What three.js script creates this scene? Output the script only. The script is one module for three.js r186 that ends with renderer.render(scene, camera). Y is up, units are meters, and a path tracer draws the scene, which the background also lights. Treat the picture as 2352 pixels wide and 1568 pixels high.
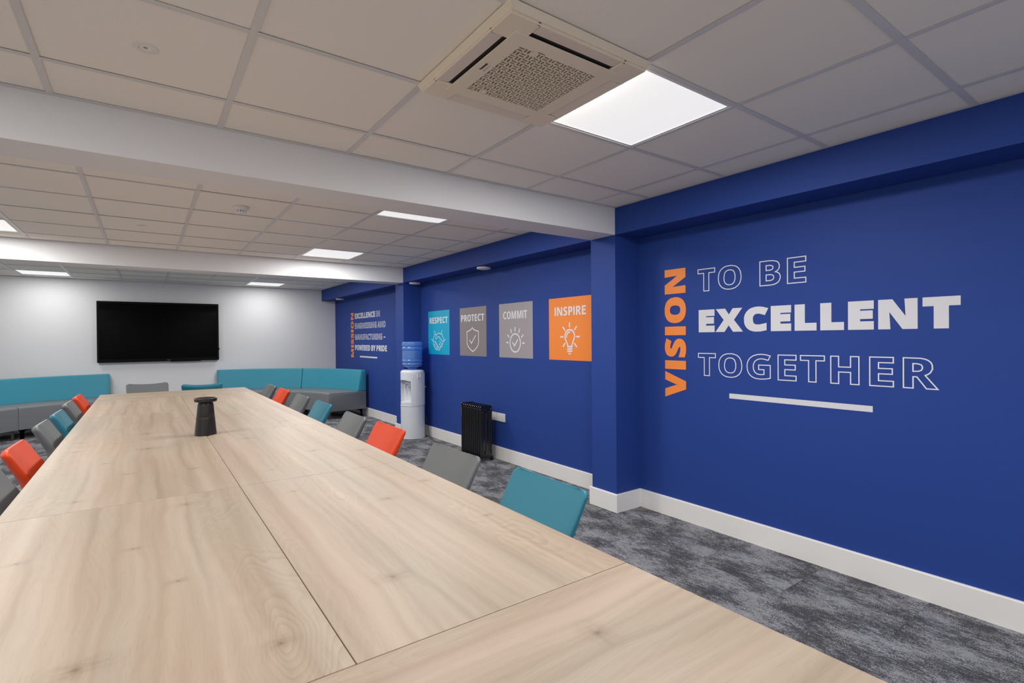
import * as THREE from 'three';
import { RoundedBoxGeometry } from 'three/addons/geometries/RoundedBoxGeometry.js';
import { mergeGeometries, mergeVertices, toCreasedNormals } from 'three/addons/utils/BufferGeometryUtils.js';
import { RectAreaLightUniformsLib } from 'three/addons/lights/RectAreaLightUniformsLib.js';
import { FontLoader } from 'three/addons/loaders/FontLoader.js';
import { Brush, Evaluator, SUBTRACTION } from 'three-bvh-csg';

// ---------------------------------------------------------------- camera, light, exposure
// Room coordinates: x to the right wall, y up from the carpet, F(z) metres from the camera towards the screen wall (three's -z).
const scene = new THREE.Scene();
scene.background = new THREE.Color(0x000000);
RectAreaLightUniformsLib.init();
const EYE = 1.3598, YAW = 35.488, PITCH = -0.342, ROLL = -0.452, FOCAL = 1183.14;
const camera = new THREE.PerspectiveCamera(2 * Math.atan(784 / FOCAL) * 180 / Math.PI, 2352 / 1568, 0.05, 60);
{
  const r = Math.PI / 180, cy = Math.cos(YAW * r), sy = Math.sin(YAW * r), cp = Math.cos(PITCH * r), sp = Math.sin(PITCH * r), cr = Math.cos(ROLL * r), sr = Math.sin(ROLL * r);
  const a0 = new THREE.Vector3(cy, 0, sy), d0 = new THREE.Vector3(sy, 0, -cy), up = new THREE.Vector3(0, 1, 0);
  const b1 = up.clone().multiplyScalar(cp).addScaledVector(d0, -sp), d1 = d0.clone().multiplyScalar(cp).addScaledVector(up, sp);
  const a2 = a0.clone().multiplyScalar(cr).addScaledVector(b1, sr), b2 = b1.clone().multiplyScalar(cr).addScaledVector(a0, -sr);
  camera.position.set(0, EYE, 0);
  camera.quaternion.setFromRotationMatrix(new THREE.Matrix4().makeBasis(a2, b2, d1.clone().negate()));
}
scene.add(camera);
const renderer = new THREE.WebGLRenderer({ antialias: true });
renderer.toneMapping = THREE.LinearToneMapping;
renderer.toneMappingExposure = 1.0;
renderer.shadowMap.enabled = true;
const PANEL_NITS = 32.5;                       // radiance of each LED ceiling panel
const PANEL_COLOUR = new THREE.Color().setRGB(1.0, 0.985, 0.96);

// ---------------------------------------------------------------- measured room
const XW = 3.2552, XP = 2.9815, XL = -2.78, ZBACK = 10.932, ZNEAR = -1.6, YC = 2.3646, YC3 = 2.3835, YB = 2.158;
const BEAM1 = [2.7927, 3.0592], BEAM2 = [6.8189, 7.0939], SKIRT = 0.141, TABLE = 0.73;
const GX = i => 2.714 - 0.6035 * i;           // ceiling grid lines across the room

// ---------------------------------------------------------------- helpers
let seed = 1234567;
const rnd = () => { seed = (seed * 1664525 + 1013904223) >>> 0; return seed / 4294967296; };
const taken = {};
function numbered(name) {
  const base = name.replace(/_\d{3}$/, ''); const n = taken[base] = (taken[base] ?? -1) + 1;
  return n ? `${base}_${String(n).padStart(3, '0')}` : base;
}
function mesh(name, geometry, material, parent) {
  const m = new THREE.Mesh(geometry, material); m.castShadow = m.receiveShadow = true;
  if (parent) { parent.userData._n ??= {}; const k = parent.userData._n[name] = (parent.userData._n[name] ?? -1) + 1; m.name = k ? `${name}_${String(k).padStart(3, '0')}` : name; parent.add(m); }
  else { m.name = numbered(name); scene.add(m); }
  return m;
}
function thing(name, label, category, x = 0, y = 0, f = 0, turn = 0, group) {
  const o = new THREE.Group(); o.name = numbered(name); o.position.set(x, y, -f); o.rotation.y = turn; scene.add(o);
  o.userData = { label, category }; if (group) o.userData.group = group;
  return o;
}
function structure(name, label) { const o = new THREE.Group(); o.name = numbered(name); scene.add(o); o.userData = { kind: 'structure', label }; return o; }
const at = (g, x, y, z) => g.translate(x, y, z);
function box(w, h, d, r = 0, s = 2) { return r ? new RoundedBoxGeometry(w, h, d, s, r) : new THREE.BoxGeometry(w, h, d); }
function span(x0, x1, y0, y1, f0, f1, r = 0) { return box(x1 - x0, y1 - y0, f1 - f0, r).translate((x0 + x1) / 2, (y0 + y1) / 2, -(f0 + f1) / 2); }
// box with uv in metres on every face
function metreBox(x0, x1, y0, y1, f0, f1) {
  const g = span(x0, x1, y0, y1, f0, f1), p = g.attributes.position, n = g.attributes.normal, uv = g.attributes.uv;
  for (let i = 0; i < p.count; i++) {
    const ax = Math.abs(n.getX(i)), ay = Math.abs(n.getY(i));
    if (ax > .5) uv.setXY(i, p.getZ(i), p.getY(i)); else if (ay > .5) uv.setXY(i, p.getX(i), p.getZ(i)); else uv.setXY(i, p.getX(i), p.getY(i));
  }
  return g;
}
const merged = list => mergeGeometries(list.map(g => { const q = g.index ? g.toNonIndexed() : g; for (const k of Object.keys(q.attributes)) if (!['position', 'normal', 'uv'].includes(k)) q.deleteAttribute(k); return q; }));
function lathe(points, n = 48) { return new THREE.LatheGeometry(points.map(p => new THREE.Vector2(p[0], p[1])), n); }
function tube(points, r, n = 40, k = 8) { return new THREE.TubeGeometry(new THREE.CatmullRomCurve3(points.map(p => new THREE.Vector3(...p))), n, r, k); }
function roundRect(w, h, r) {
  const s = new THREE.Shape(), x = -w / 2, y = -h / 2;
  s.moveTo(x + r, y); s.lineTo(x + w - r, y); s.absarc(x + w - r, y + r, r, -Math.PI / 2, 0); s.lineTo(x + w, y + h - r); s.absarc(x + w - r, y + h - r, r, 0, Math.PI / 2);
  s.lineTo(x + r, y + h); s.absarc(x + r, y + h - r, r, Math.PI / 2, Math.PI); s.lineTo(x, y + r); s.absarc(x + r, y + r, r, Math.PI, 1.5 * Math.PI);
  return s;
}
const rectPath = (x0, x1, y0, y1) => { const p = new THREE.Path(); p.moveTo(x0, y0); p.lineTo(x0, y1); p.lineTo(x1, y1); p.lineTo(x1, y0); p.closePath(); return p; };

// ---------------------------------------------------------------- noise and computed textures
const PERM = new Uint8Array(512); { const a = [...Array(256).keys()]; for (let i = 255; i > 0; i--) { const j = Math.floor(rnd() * (i + 1)); [a[i], a[j]] = [a[j], a[i]]; } for (let i = 0; i < 512; i++) PERM[i] = a[i & 255]; }
function noise(x, y) {      // gradient noise, about -1..1
  const xi = Math.floor(x), yi = Math.floor(y), xf = x - xi, yf = y - yi, X = xi & 255, Y = yi & 255;
  const u = xf * xf * xf * (xf * (xf * 6 - 15) + 10), v = yf * yf * yf * (yf * (yf * 6 - 15) + 10);
  const g = (h, a, b) => ((h & 1) ? -a : a) * ((h & 4) ? .6 : 1) + ((h & 2) ? -b : b) * ((h & 8) ? .6 : 1);
  const aa = PERM[PERM[X] + Y], ba = PERM[PERM[X + 1] + Y], ab = PERM[PERM[X] + Y + 1], bb = PERM[PERM[X + 1] + Y + 1];
  const l = (t, a, b) => a + t * (b - a);
  return l(v, l(u, g(aa, xf, yf), g(ba, xf - 1, yf)), l(u, g(ab, xf, yf - 1), g(bb, xf - 1, yf - 1))) * 1.15;
}
const hash = (x, y) => { let h = (x * 374761393 + y * 668265263) | 0; h = Math.imul(h ^ (h >>> 13), 1274126177); return ((h ^ (h >>> 16)) >>> 0) / 4294967296; };
const clamp = (x, a = 0, b = 1) => x < a ? a : x > b ? b : x;
const smooth = (a, b, x) => { const t = clamp((x - a) / (b - a)); return t * t * (3 - 2 * t); };
function bake(w, h, fn, srgb = true) {      // fn(x, y) -> [r, g, b] 0..255
  const d = new Uint8Array(w * h * 4);
  for (let y = 0, k = 0; y < h; y++) for (let x = 0; x < w; x++, k += 4) { const c = fn(x, y); d[k] = clamp(c[0], 0, 255); d[k + 1] = clamp(c[1], 0, 255); d[k + 2] = clamp(c[2], 0, 255); d[k + 3] = 255; }
  const t = new THREE.DataTexture(d, w, h); t.magFilter = THREE.LinearFilter; t.minFilter = THREE.LinearMipmapLinearFilter; t.generateMipmaps = true;
  t.wrapS = t.wrapT = THREE.RepeatWrapping; t.anisotropy = 8; if (srgb) t.colorSpace = THREE.SRGBColorSpace; t.needsUpdate = true; return t;
}
// pale oak laminate, one desk top (1.508 x 0.765 m), grain along u
function woodTexture(o, knots) {
  const W = 2048, H = 1024;
  return bake(W, H, (px, py) => {
    const u = px / W * 1.508, v0 = py / H * .765;
    let v = v0 + .016 * noise(u * 1.9 + o, v0 * 4) + .0045 * noise(u * 6, v0 * 14 + o);
    let bump = 0, core = 0, shade = 0;
    for (const [ku, kv, kr] of knots) {
      const du = u - ku, dv = v0 - kv, d2 = (du * du * .16 + dv * dv) / (kr * kr);
      if (d2 < 70) {
        bump += .55 * Math.exp(-d2 / 12); v += dv * .55 * Math.exp(-d2 / 6);
        const wob = 1 + .5 * noise(u * 60 + kv * 50, v0 * 60);
        core += Math.exp(-(du * du + dv * dv * 1.4) / (kr * kr * .10) * wob); shade += Math.exp(-(du * du * 1.0 + dv * dv * .42) / (kr * kr * 1.5) * wob) * (.75 + .5 * noise(u * 90, v0 * 22));
      }
    }
    const field = noise(u * .85 + o * 3.1, v * 4.6 + o) + .38 * noise(u * 2.4 - o, v * 8 + 7) + .12 * noise(u * 7, v * 20) + bump;
    const cath = smooth(-.1, .55, noise(u * .55 + 9 + o, v * 4.2 - o));
    const ring = field * 9 + v * 13 + .25 * noise(u * 5, v * 40);
    const fr = ring - Math.floor(ring), line = Math.pow(fr, 2.2) * smooth(1, .86, fr), wgt = .5 + .6 * noise(ring * .37 + 5, u * .6);
    const b1 = noise(v * 7.5 + o * 5, u * .5 + 3), b2 = noise(v * 17 - o, u * .65 + o), b3 = noise(v * 44 + 2 * o, u * 1.1);
    const streak = smooth(.25, .7, noise(v * 24 + 17 * o, u * .45 + 2));
    const fibre = noise(v * 300 + 30 * noise(u * .8, v * 8), u * 4.5 + o) * .5 + noise(v * 640, u * 12) * .4;
    const pore = smooth(.40, .8, noise(v * 380 + 11, u * 16 + o * 9));
    let t = .36 + .19 * b1 + .15 * b2 + .15 * b3 + .13 * streak + .42 * cath * wgt * (line - .22) + .125 * fibre + .14 * pore + .34 * shade;
    t = clamp(t);
    const a = [222, 204, 184], b = [160, 136, 112], hue = noise(u * 1.1 + 31 + o, v * 6) * 5, grey = smooth(.1, .7, noise(u * .8 - 7 + o, v * 8 + 3)) * 4;
    const k = clamp(.55 * core);
    const c = [0, 1, 2].map(i => (a[i] + (b[i] - a[i]) * t) * (1 - k) + [112, 88, 68][i] * k);
    return [c[0] + hue * .7 - grey * .7, c[1] - hue * .4 - grey * .2, c[2] - hue * .4 + grey * .3];
  });
}
const WOOD = [woodTexture(1.37, [[.30, .32, .030], [.62, .50, .012], [1.02, .13, .014], [1.36, .56, .018], [.16, .66, .016], [.95, .40, .012]]),
  woodTexture(4.81, [[.55, .45, .020], [1.2, .20, .024], [.22, .17, .012], [.95, .66, .012], [.40, .68, .018]])];
// carpet, 2 x 2 m of mottled loop pile; streaks run down the room
const CARPET = bake(2048, 2048, (px, py) => {
  const x = px / 1024, z = py / 1024;
  const wx = x + .02 * noise(x * 9, z * 9 + 3), n1 = noise(wx * 6.2 + 5, z * 3.6) + .55 * noise(wx * 13.5, z * 6.5 + 9) + .5 * noise(x * 38, z * 17 + 2) + .42 * noise(x * 95, z * 38);
  const streak = noise(x * 240 + 3, z * 15) * .8 + noise(x * 330, z * 60) * .5;
  const grain = hash(px >> 1, py >> 1) - .5, fleck = hash(px >> 2, (py >> 2) + 991) - .5;
  let t = smooth(-.75, .75, n1 * .80 + streak * .62 + fleck * .95) + .34 * grain;
  t = clamp(t);
  const g = 58 + 98 * t, blue = noise(x * 5 + 31, z * 5) * 4;
  return [g, g + 1, g + 6 + blue];
});
const CARPETB = bake(1024, 1024, (px, py) => { const v = 255 * (.5 + .5 * (hash(px, py >> 1) - .5) + .25 * noise(px * .2, py * .07)); return [v, v, v]; }, false);
const TILET = bake(1024, 1024, (px, py) => {
  const h = hash(px, py), pit = h > .9988 ? -34 : h > .992 ? -12 : 0, m = noise(px * .22, py * .22) * 2.2 + noise(px * .6, py * .6) * 2.5 + (hash(px + 7, py) - .5) * 7;
  const v = 240 + m + pit; return [v, v - 1, v - 3];
});
const ROLLER = bake(1024, 1024, (px, py) => { const v = 128 + 46 * noise(px * .11, py * .11) + 34 * noise(px * .31 + 9, py * .31) + 20 * noise(px * .02, py * .006); return [v, v, v]; }, false);
const GRAINB = bake(512, 512, (px, py) => { const v = 128 + 60 * noise(px * .25, py * .25) + 40 * noise(px * .6, py * .6 + 4); return [v, v, v]; }, false);
const rep = (t, x, y = x) => { const c = t.clone(); c.repeat.set(x, y); c.needsUpdate = true; return c; };

// ---------------------------------------------------------------- materials
const std = (o) => new THREE.MeshStandardMaterial(o);
const lin = (r, g, b) => new THREE.Color().setRGB(r, g, b);
const M = {
  blue: new THREE.MeshPhysicalMaterial({ color: lin(.0185, .053, .262), roughness: .6, specularIntensity: .45, bumpMap: rep(ROLLER, 2.2), bumpScale: .0004 }),
  white: std({ color: lin(.77, .772, .785), roughness: .75, bumpMap: rep(ROLLER, 2.2), bumpScale: .0003 }),
  skirting: std({ color: lin(.80, .79, .775), roughness: .35 }),
  tile: std({ color: lin(1, .957, .895), roughness: .95, map: TILET }),
  bar: std({ color: lin(.66, .655, .645), roughness: .38 }),
  slab: std({ color: lin(.2, .2, .2), roughness: .9 }),
  carpet: std({ color: lin(1, 1, 1), roughness: 1, map: CARPET, bumpMap: rep(CARPETB, 4), bumpScale: .003 }),
  subfloor: std({ color: lin(.08, .08, .085), roughness: 1 }),
  wood: WOOD.map(map => std({ color: lin(.73, .725, .72), roughness: .48, map })),
  edge: std({ color: lin(.42, .36, .29), roughness: .55 }),
  deskMetal: std({ color: lin(.55, .55, .56), roughness: .4, metalness: .3 }),
  teal: new THREE.MeshPhysicalMaterial({ color: lin(.024, .205, .290), roughness: .45, specularIntensity: .7, bumpMap: rep(GRAINB, 6), bumpScale: .0002 }),
  sofaTeal: new THREE.MeshPhysicalMaterial({ color: lin(.030, .27, .38), roughness: .5, bumpMap: rep(GRAINB, 6), bumpScale: .0002 }),
  grey: new THREE.MeshPhysicalMaterial({ color: lin(.150, .158, .163), roughness: .45, specularIntensity: .8, bumpMap: rep(GRAINB, 6), bumpScale: .0002 }),
  sofaGrey: new THREE.MeshPhysicalMaterial({ color: lin(.18, .19, .20), roughness: .42, bumpMap: rep(GRAINB, 6), bumpScale: .0002 }),
  orange: new THREE.MeshPhysicalMaterial({ color: lin(.80, .066, .010), roughness: .45, specularIntensity: .55, bumpMap: rep(GRAINB, 6), bumpScale: .0002 }),
  blackMetal: std({ color: lin(.02, .02, .021), roughness: .4, metalness: .4 }),
  darkSteel: std({ color: lin(.12, .11, .105), roughness: .35, metalness: .8 }),
  blackGloss: new THREE.MeshPhysicalMaterial({ color: lin(.008, .008, .009), roughness: .22, clearcoat: .6, clearcoatRoughness: .15 }),
  blackPlastic: std({ color: lin(.012, .012, .012), roughness: .42 }),
  deviceBlack: new THREE.MeshPhysicalMaterial({ color: lin(.016, .015, .0145), roughness: .38, specularIntensity: .75 }),
  deviceTop: std({ color: lin(.012, .012, .012), roughness: .3 }),
  screen: new THREE.MeshPhysicalMaterial({ color: lin(.0008, .0008, .0010), roughness: .16, specularIntensity: .12 }),
  tvCase: new THREE.MeshPhysicalMaterial({ color: lin(.002, .002, .002), roughness: .5, specularIntensity: .25 }),
  badge: std({ color: lin(.10, .10, .105), roughness: .4 }),
  acPlastic: std({ color: lin(.82, .725, .575), roughness: .42 }),
  acFlap: std({ color: lin(.76, .68, .575), roughness: .45 }),
  acDark: std({ color: lin(.012, .011, .01), roughness: .9 }),
  acFilter: std({ color: lin(.13, .088, .045), roughness: .95 }),
  ink: std({ color: lin(.03, .03, .045), roughness: .6 }),
  panelGlow: std({ color: lin(.9, .9, .9), roughness: .6, emissive: lin(1, .995, .985), emissiveIntensity: .64 }),
  panelFrame: std({ color: lin(.78, .78, .77), roughness: .5 }),
  fitting: std({ color: lin(.74, .73, .72), roughness: .45 }),
  lens: std({ color: lin(.30, .27, .24), roughness: .4 }),
  coolerWhite: new THREE.MeshPhysicalMaterial({ color: lin(.66, .69, .735), roughness: .32 }),
  coolerDark: std({ color: lin(.28, .29, .31), roughness: .5 }),
  tapBlue: std({ color: lin(.03, .1, .5), roughness: .4 }),
  bottle: new THREE.MeshPhysicalMaterial({ color: lin(.20, .46, .95), roughness: .10, transmission: .62, thickness: 0, ior: 1.5 }),
  water: new THREE.MeshPhysicalMaterial({ color: lin(.9, .96, 1), roughness: .02, transmission: 1, thickness: .25, ior: 1.33 }),
  socket: std({ color: lin(.70, .70, .68), roughness: .35 }),
  orangeVinyl: std({ color: lin(.90, .25, .035), roughness: .5 }),
  whiteVinyl: std({ color: lin(.66, .66, .70), roughness: .5 }),
  outlineVinyl: std({ color: lin(.72, .72, .76), roughness: .5 }),
  posterCyan: std({ color: lin(0, .36, .58), roughness: .45 }),
  posterTaupe: std({ color: lin(.235, .20, .205), roughness: .45 }),
  posterGrey: std({ color: lin(.33, .30, .325), roughness: .45 }),
  posterOrange: std({ color: lin(.86, .235, .03), roughness: .45 }),
  print: std({ color: lin(.72, .72, .75), roughness: .5 }),
};

// ---------------------------------------------------------------- floor: concrete slab under 0.5 m carpet tiles
{
  const floor = structure('floor', 'mottled dark grey carpet tiles with pale streaks');
  mesh('slab', span(XL - .12, XW + .12, -.12, -.006, ZNEAR - .12, ZBACK + .12), M.subfloor, floor);
  const variants = [];
  for (let k = 0; k < 24; k++) {      // 16 that continue one another, 8 laid at random
    const g = box(.4992, .006, .4992), uv = g.attributes.uv, p = g.attributes.position, ou = k < 16 ? (k % 4) / 4 : rnd(), ov = k < 16 ? Math.floor(k / 4) / 4 : rnd();
    for (let i = 0; i < p.count; i++) uv.setXY(i, ou + (p.getX(i) + .25) / 2, ov + (p.getZ(i) + .25) / 2);
    variants.push(g);
  }
  for (let i = 0; i < 12; i++) for (let j = 0; j < 25; j++) {
    const t = mesh('carpet_tile', variants[rnd() < .75 ? i % 4 + 4 * ((399 - j) % 4) : 16 + Math.floor(rnd() * 8)], M.carpet, floor);
    const w = i === 11 ? (XW - (XL + 5.5)) / .5 : 1, d = j === 24 ? (ZBACK + 1.6 - 12) / .5 : 1;   // last row and column cut to the wall
    t.scale.set(w, 1, d); t.position.set(XL + .5 * i + .25 * w, -.003, -(ZNEAR + .5 * j + .25 * d));
  }
}
{
  const spots = [[1.86, 1.18], [1.90, 1.17], [2.30, 1.28], [2.72, 1.02], [2.46, .62], [2.02, .98], [2.86, 1.22], [2.64, .86], [2.20, .70], [2.93, .98], [1.98, 1.42], [2.55, 1.30], [2.34, .52], [2.78, .66]];
  const c = mesh('crumbs', merged(spots.map(([x, f], k) => new THREE.IcosahedronGeometry(.0016 + .0014 * rnd(), 0).scale(1.3, .7, 1).rotateY(k).translate(x, .0012, -f))), M.socket);
  c.userData = { kind: 'stuff', label: 'tiny pale crumbs scattered on the carpet by the blue wall', category: 'crumbs' };
}
// ---------------------------------------------------------------- walls, bulkhead, pillars, beams, skirting
{
  const s = (name, g, m, label) => { const o = mesh(name, g, m); o.userData = { kind: 'structure' }; if (label) o.userData.label = label; return o; };
  s('wall_right', metreBox(XW, XW + .12, 0, 2.5, ZNEAR, ZBACK), M.blue, 'royal blue painted wall with lettering');
  s('wall_back', metreBox(XL, XW + .12, 0, 2.5, ZBACK, ZBACK + .12), M.white, 'white wall behind the black screen');
  s('wall_left', metreBox(XL - .12, XL, 0, 2.5, ZNEAR, ZBACK + .12), M.white);
  s('wall_near', metreBox(XL - .12, XW + .12, 0, 2.5, ZNEAR - .12, ZNEAR), M.white);
  s('bulkhead', metreBox(XP, XW, YB, 2.5, ZNEAR, ZBACK), M.blue, 'blue boxed bulkhead along the top of the blue wall');
  for (const b of [BEAM1, BEAM2]) {
    s('pillar', metreBox(XP, XW, 0, YB, ...b), M.blue, 'blue boxed pillar standing proud of the blue wall');
    s('ceiling_beam', metreBox(XL, XP, YB, 2.5, ...b), M.white, 'white boxed beam across the ceiling');
  }
  const board = (len) => { const sh = new THREE.Shape(); sh.moveTo(0, 0); sh.lineTo(.018, 0); sh.lineTo(.018, SKIRT - .006); sh.quadraticCurveTo(.018, SKIRT, .011, SKIRT); sh.lineTo(0, SKIRT); sh.closePath(); return new THREE.ExtrudeGeometry(sh, { depth: len, bevelEnabled: false, curveSegments: 6 }); };
  const T = .018;
  const run = (f0, f1, x) => board(f1 - f0).rotateY(Math.PI).translate(x, 0, -f0);        // against a face that looks to -x
  const cross = (x0, x1, f, side) => side < 0 ? board(x1 - x0).rotateY(-Math.PI / 2).translate(x1, 0, -f) : board(x1 - x0).rotateY(Math.PI / 2).translate(x0, 0, -f);
  const cuts = [ZNEAR, BEAM1[0], BEAM1[1], BEAM2[0], BEAM2[1], ZBACK];
  for (let k = 0; k < 3; k++) s('baseboard_right', run(cuts[2 * k] + (k ? T : 0), cuts[2 * k + 1] - (k < 2 ? T : 0), XW), M.skirting, 'white skirting board at the foot of the blue wall');
  for (const b of [BEAM1, BEAM2]) s('baseboard_pillar', merged([run(b[0] - T, b[1] + T, XP), cross(XP, XW - .001, b[0], -1), cross(XP, XW - .001, b[1], 1)]), M.skirting, 'white skirting wrapped round the blue pillar');
  s('baseboard_back', cross(XL, XW - T, ZBACK, -1), M.skirting);
  s('baseboard_left', board(ZBACK - ZNEAR - 2 * T).translate(XL, 0, -ZBACK + T), M.skirting);
}
// ---------------------------------------------------------------- three bays of suspended ceiling, tile by tile
const LIGHTS = [];   // [x0, x1, f0, f1, y, label]
{
  const xs = [XP]; for (let i = 0; GX(i) > XL + .05; i++) xs.push(GX(i)); xs.push(XL); xs.reverse();
  const bays = [[YC, [ZNEAR, -1.14, -.54, .06, .66, 1.262, 1.862, 2.456, BEAM1[0]]], [YC, [BEAM1[1], 3.435, 4.035, 4.637, 5.244, 5.853, 6.453, BEAM2[0]]], [YC3, [BEAM2[1], 7.58, 8.18, 8.78, 9.38, 9.982, 10.582, ZBACK]]];
  const lamp = { '0,6': 'square LED panel glowing beside the air conditioner', '1,1': 'lit LED panel half hidden by the near white beam', '1,5': 'lit LED panel just in front of the second beam, right of the smoke alarm', '2,6': 'small lit LED panel above the right side of the screen' };
  bays.forEach(([y, fs], b) => {
    const c = structure('ceiling', 'suspended ceiling of off white mineral tiles in a metal grid');
    mesh('slab', span(XL, XP, y + .06, y + .16, fs[0], fs[fs.length - 1]), M.slab, c);
    const bars = [];
    for (let i = 1; i < xs.length - 1; i++) mesh('grid_bar', merged([span(xs[i] - .012, xs[i] + .012, y, y + .0015, fs[0] + .02, fs[fs.length - 1] - .02), span(xs[i] - .003, xs[i] + .003, y + .0015, y + .032, fs[0] + .02, fs[fs.length - 1] - .02)]), M.bar, c);
    for (let j = 1; j < fs.length - 1; j++) mesh('grid_bar', merged([span(XL + .02, XP - .02, y - .0004, y + .0012, fs[j] - .012, fs[j] + .012)]), M.bar, c);
    const f0 = fs[0], f1 = fs[fs.length - 1];
    mesh('wall_angle', merged([span(XL, XP, y, y + .0015, f0, f0 + .02), span(XL, XP, y, y + .0015, f1 - .02, f1), span(XL, XL + .02, y, y + .0015, f0, f1), span(XP - .02, XP, y, y + .0015, f0, f1), span(XL, XP, y - .004, y + .0015, f0, f0 + .0015), span(XL, XP, y - .004, y + .0015, f1 - .0015, f1)]), M.bar, c);
    for (let i = 0; i < xs.length - 1; i++) for (let j = 0; j < fs.length - 1; j++) {
      const x0 = xs[i], x1 = xs[i + 1], a = fs[j], d = fs[j + 1];
      const right = Math.abs((x0 + x1) / 2 - 1.81) < .1, left = Math.abs((x0 + x1) / 2 + 1.21) < .1;
      const isLamp = (right || left) && ((b === 0 && (j === 5 || j === 1)) || (b === 1 && (j === 1 || j === 5)) || (b === 2 && (j === 5 || j === 2)));
      if (isLamp) { LIGHTS.push([x0, x1, a, d, y, b, j, right]); continue; }
      if (b === 0 && j === 5 && Math.abs((x0 + x1) / 2 - 1.205) < .1) continue;            // the air conditioner's cell
      const e = .0035, g = span(x0 + e, x1 - e, y + .0028 + rnd() * .0012, y + .019, a + e, d - e), p = g.attributes.position, uv = g.attributes.uv, ou = rnd(), ov = rnd();
      for (let k = 0; k < p.count; k++) uv.setXY(k, ou + p.getX(k) / 1.1, ov + p.getZ(k) / 1.1);
      mesh('ceiling_tile', g, M.tile, c);
    }
  });
}
// ---------------------------------------------------------------- LED ceiling panels, each with its area light
{
  const name = (b, j, right) => {
    if (b === 0) return j === 5 ? (right ? 'large square LED panel glowing beside the cream air conditioner' : 'square LED panel left of the near table bay') : (right ? 'square LED panel behind the viewer on the blue wall side' : 'square LED panel behind the viewer on the left side');
    if (b === 1) return j === 1 ? (right ? 'lit LED panel half hidden behind the lower edge of the near beam' : 'LED panel of the middle bay left of the table') : (right ? 'lit LED panel in front of the second beam, right of the smoke alarm' : 'lit LED panel cut by the left edge of the photo');
    return j === 5 ? (right ? 'thin lit LED panel above the right end of the black screen' : 'lit LED panel close to the white wall, far left of the screen') : (right ? 'LED panel hidden behind the second beam, right side' : 'LED panel hidden behind the second beam, left side');
  };
  for (const [x0, x1, a, d, y, b, j, right] of LIGHTS) {
    const cx = (x0 + x1) / 2, cf = (a + d) / 2, w = x1 - x0 - .03, h = d - a - .03;
    const t = thing('led_panel', name(b, j, right), 'ceiling light', cx, y, cf, 0, 'square LED panels in the ceiling grid');
    const fr = new THREE.Shape(); fr.moveTo(-w / 2, -h / 2); fr.lineTo(w / 2, -h / 2); fr.lineTo(w / 2, h / 2); fr.lineTo(-w / 2, h / 2); fr.closePath();
    fr.holes.push(rectPath(-w / 2 + .011, w / 2 - .011, -h / 2 + .011, h / 2 - .011));
    mesh('frame', new THREE.ExtrudeGeometry(fr, { depth: .012, bevelEnabled: false }).rotateX(Math.PI / 2).translate(0, .0135, 0), M.panelFrame, t);
    mesh('diffuser', box(w - .022, .006, h - .022).translate(0, .0065, 0), M.panelGlow, t);
    const l = new THREE.RectAreaLight(PANEL_COLOUR, PANEL_NITS * (b === 2 && j === 5 ? .33 : 1), w - .03, h - .03); l.rotation.x = -Math.PI / 2; l.position.set(0, .0025, 0); l.castShadow = true; t.add(l);
  }
}
// ---------------------------------------------------------------- desks that make up the long table
{
  const X1 = 1.094, W = .7646, L = 1.5078, Z0 = .9897, g = .0022;
  function desk(label, x0, x1, f0, f1, along, tex, flip) {
    const cx = (x0 + x1) / 2, cf = (f0 + f1) / 2, w = x1 - x0 - g, d = f1 - f0 - g;
    const t = thing('desk', label, 'table', cx, 0, cf, 0, 'desks pushed together into one long table');
    const top = box(w, .025, d, .0015, 1), p = top.attributes.position, n = top.attributes.normal, uv = top.attributes.uv;
    for (let i = 0; i < p.count; i++) {
      let u = along === 'f' ? -p.getZ(i) / d + .5 : p.getX(i) / w + .5, v = along === 'f' ? p.getX(i) / w + .5 : p.getZ(i) / d + .5;
      if (flip & 1) u = 1 - u; if (flip & 2) v = 1 - v; uv.setXY(i, u, v);
    }
    mesh('tabletop', top.translate(0, TABLE - .0125, 0), M.wood[tex], t);
    const along_x = along !== 'f', len = (along_x ? w : d), inner = along_x ? 0 : (cx > .33 ? -.14 : .14);
    for (const s of [-1, 1]) {
      const px = along_x ? s * (len / 2 - .33) : inner, pz = along_x ? 0 : s * (len / 2 - .14);
      mesh('leg', merged([box(.05, .65, .05, .004).translate(px, .365, pz), along_x ? box(.05, .03, .42, .006).translate(px, .025, 0) : box(.30, .03, .06, .006).translate(px, .025, pz), box(along_x ? .05 : .34, .02, along_x ? .5 : .05).translate(px, .694, pz),
        box(.03, .012, .03).translate(px, .006, pz)]), M.deskMetal, t);
    }
    mesh('frame_rail', along_x ? box(len - .7, .04, .025).translate(0, .66, 0) : box(.025, .04, len - .3).translate(inner, .66, 0), M.deskMetal, t);
  }
  desk('pale oak desk set crosswise at the near end of the long table', X1 - 2 * W, X1, Z0 - W, Z0, 'x', 1, 0);
  const side = ['on the blue wall side', 'on the left side'], order = ['nearest pair', 'second pair from the camera', 'third pair from the camera', 'fourth pair from the camera'];
  for (let k = 0; k < 4; k++) for (let s = 0; s < 2; s++) desk(`pale oak desk of the ${order[k]}, ${side[s]}`, X1 - (s + 1) * W, X1 - s * W, Z0 + k * L, Z0 + (k + 1) * L, 'f', s ? 0 : 1, [1, 0, 3, 2][(k + s) % 4]);
  desk('pale oak desk set crosswise at the far end of the long table', X1 - 2 * W, X1, Z0 + 4 * L, Z0 + 4 * L + W, 'x', 0, 1);
}
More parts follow.
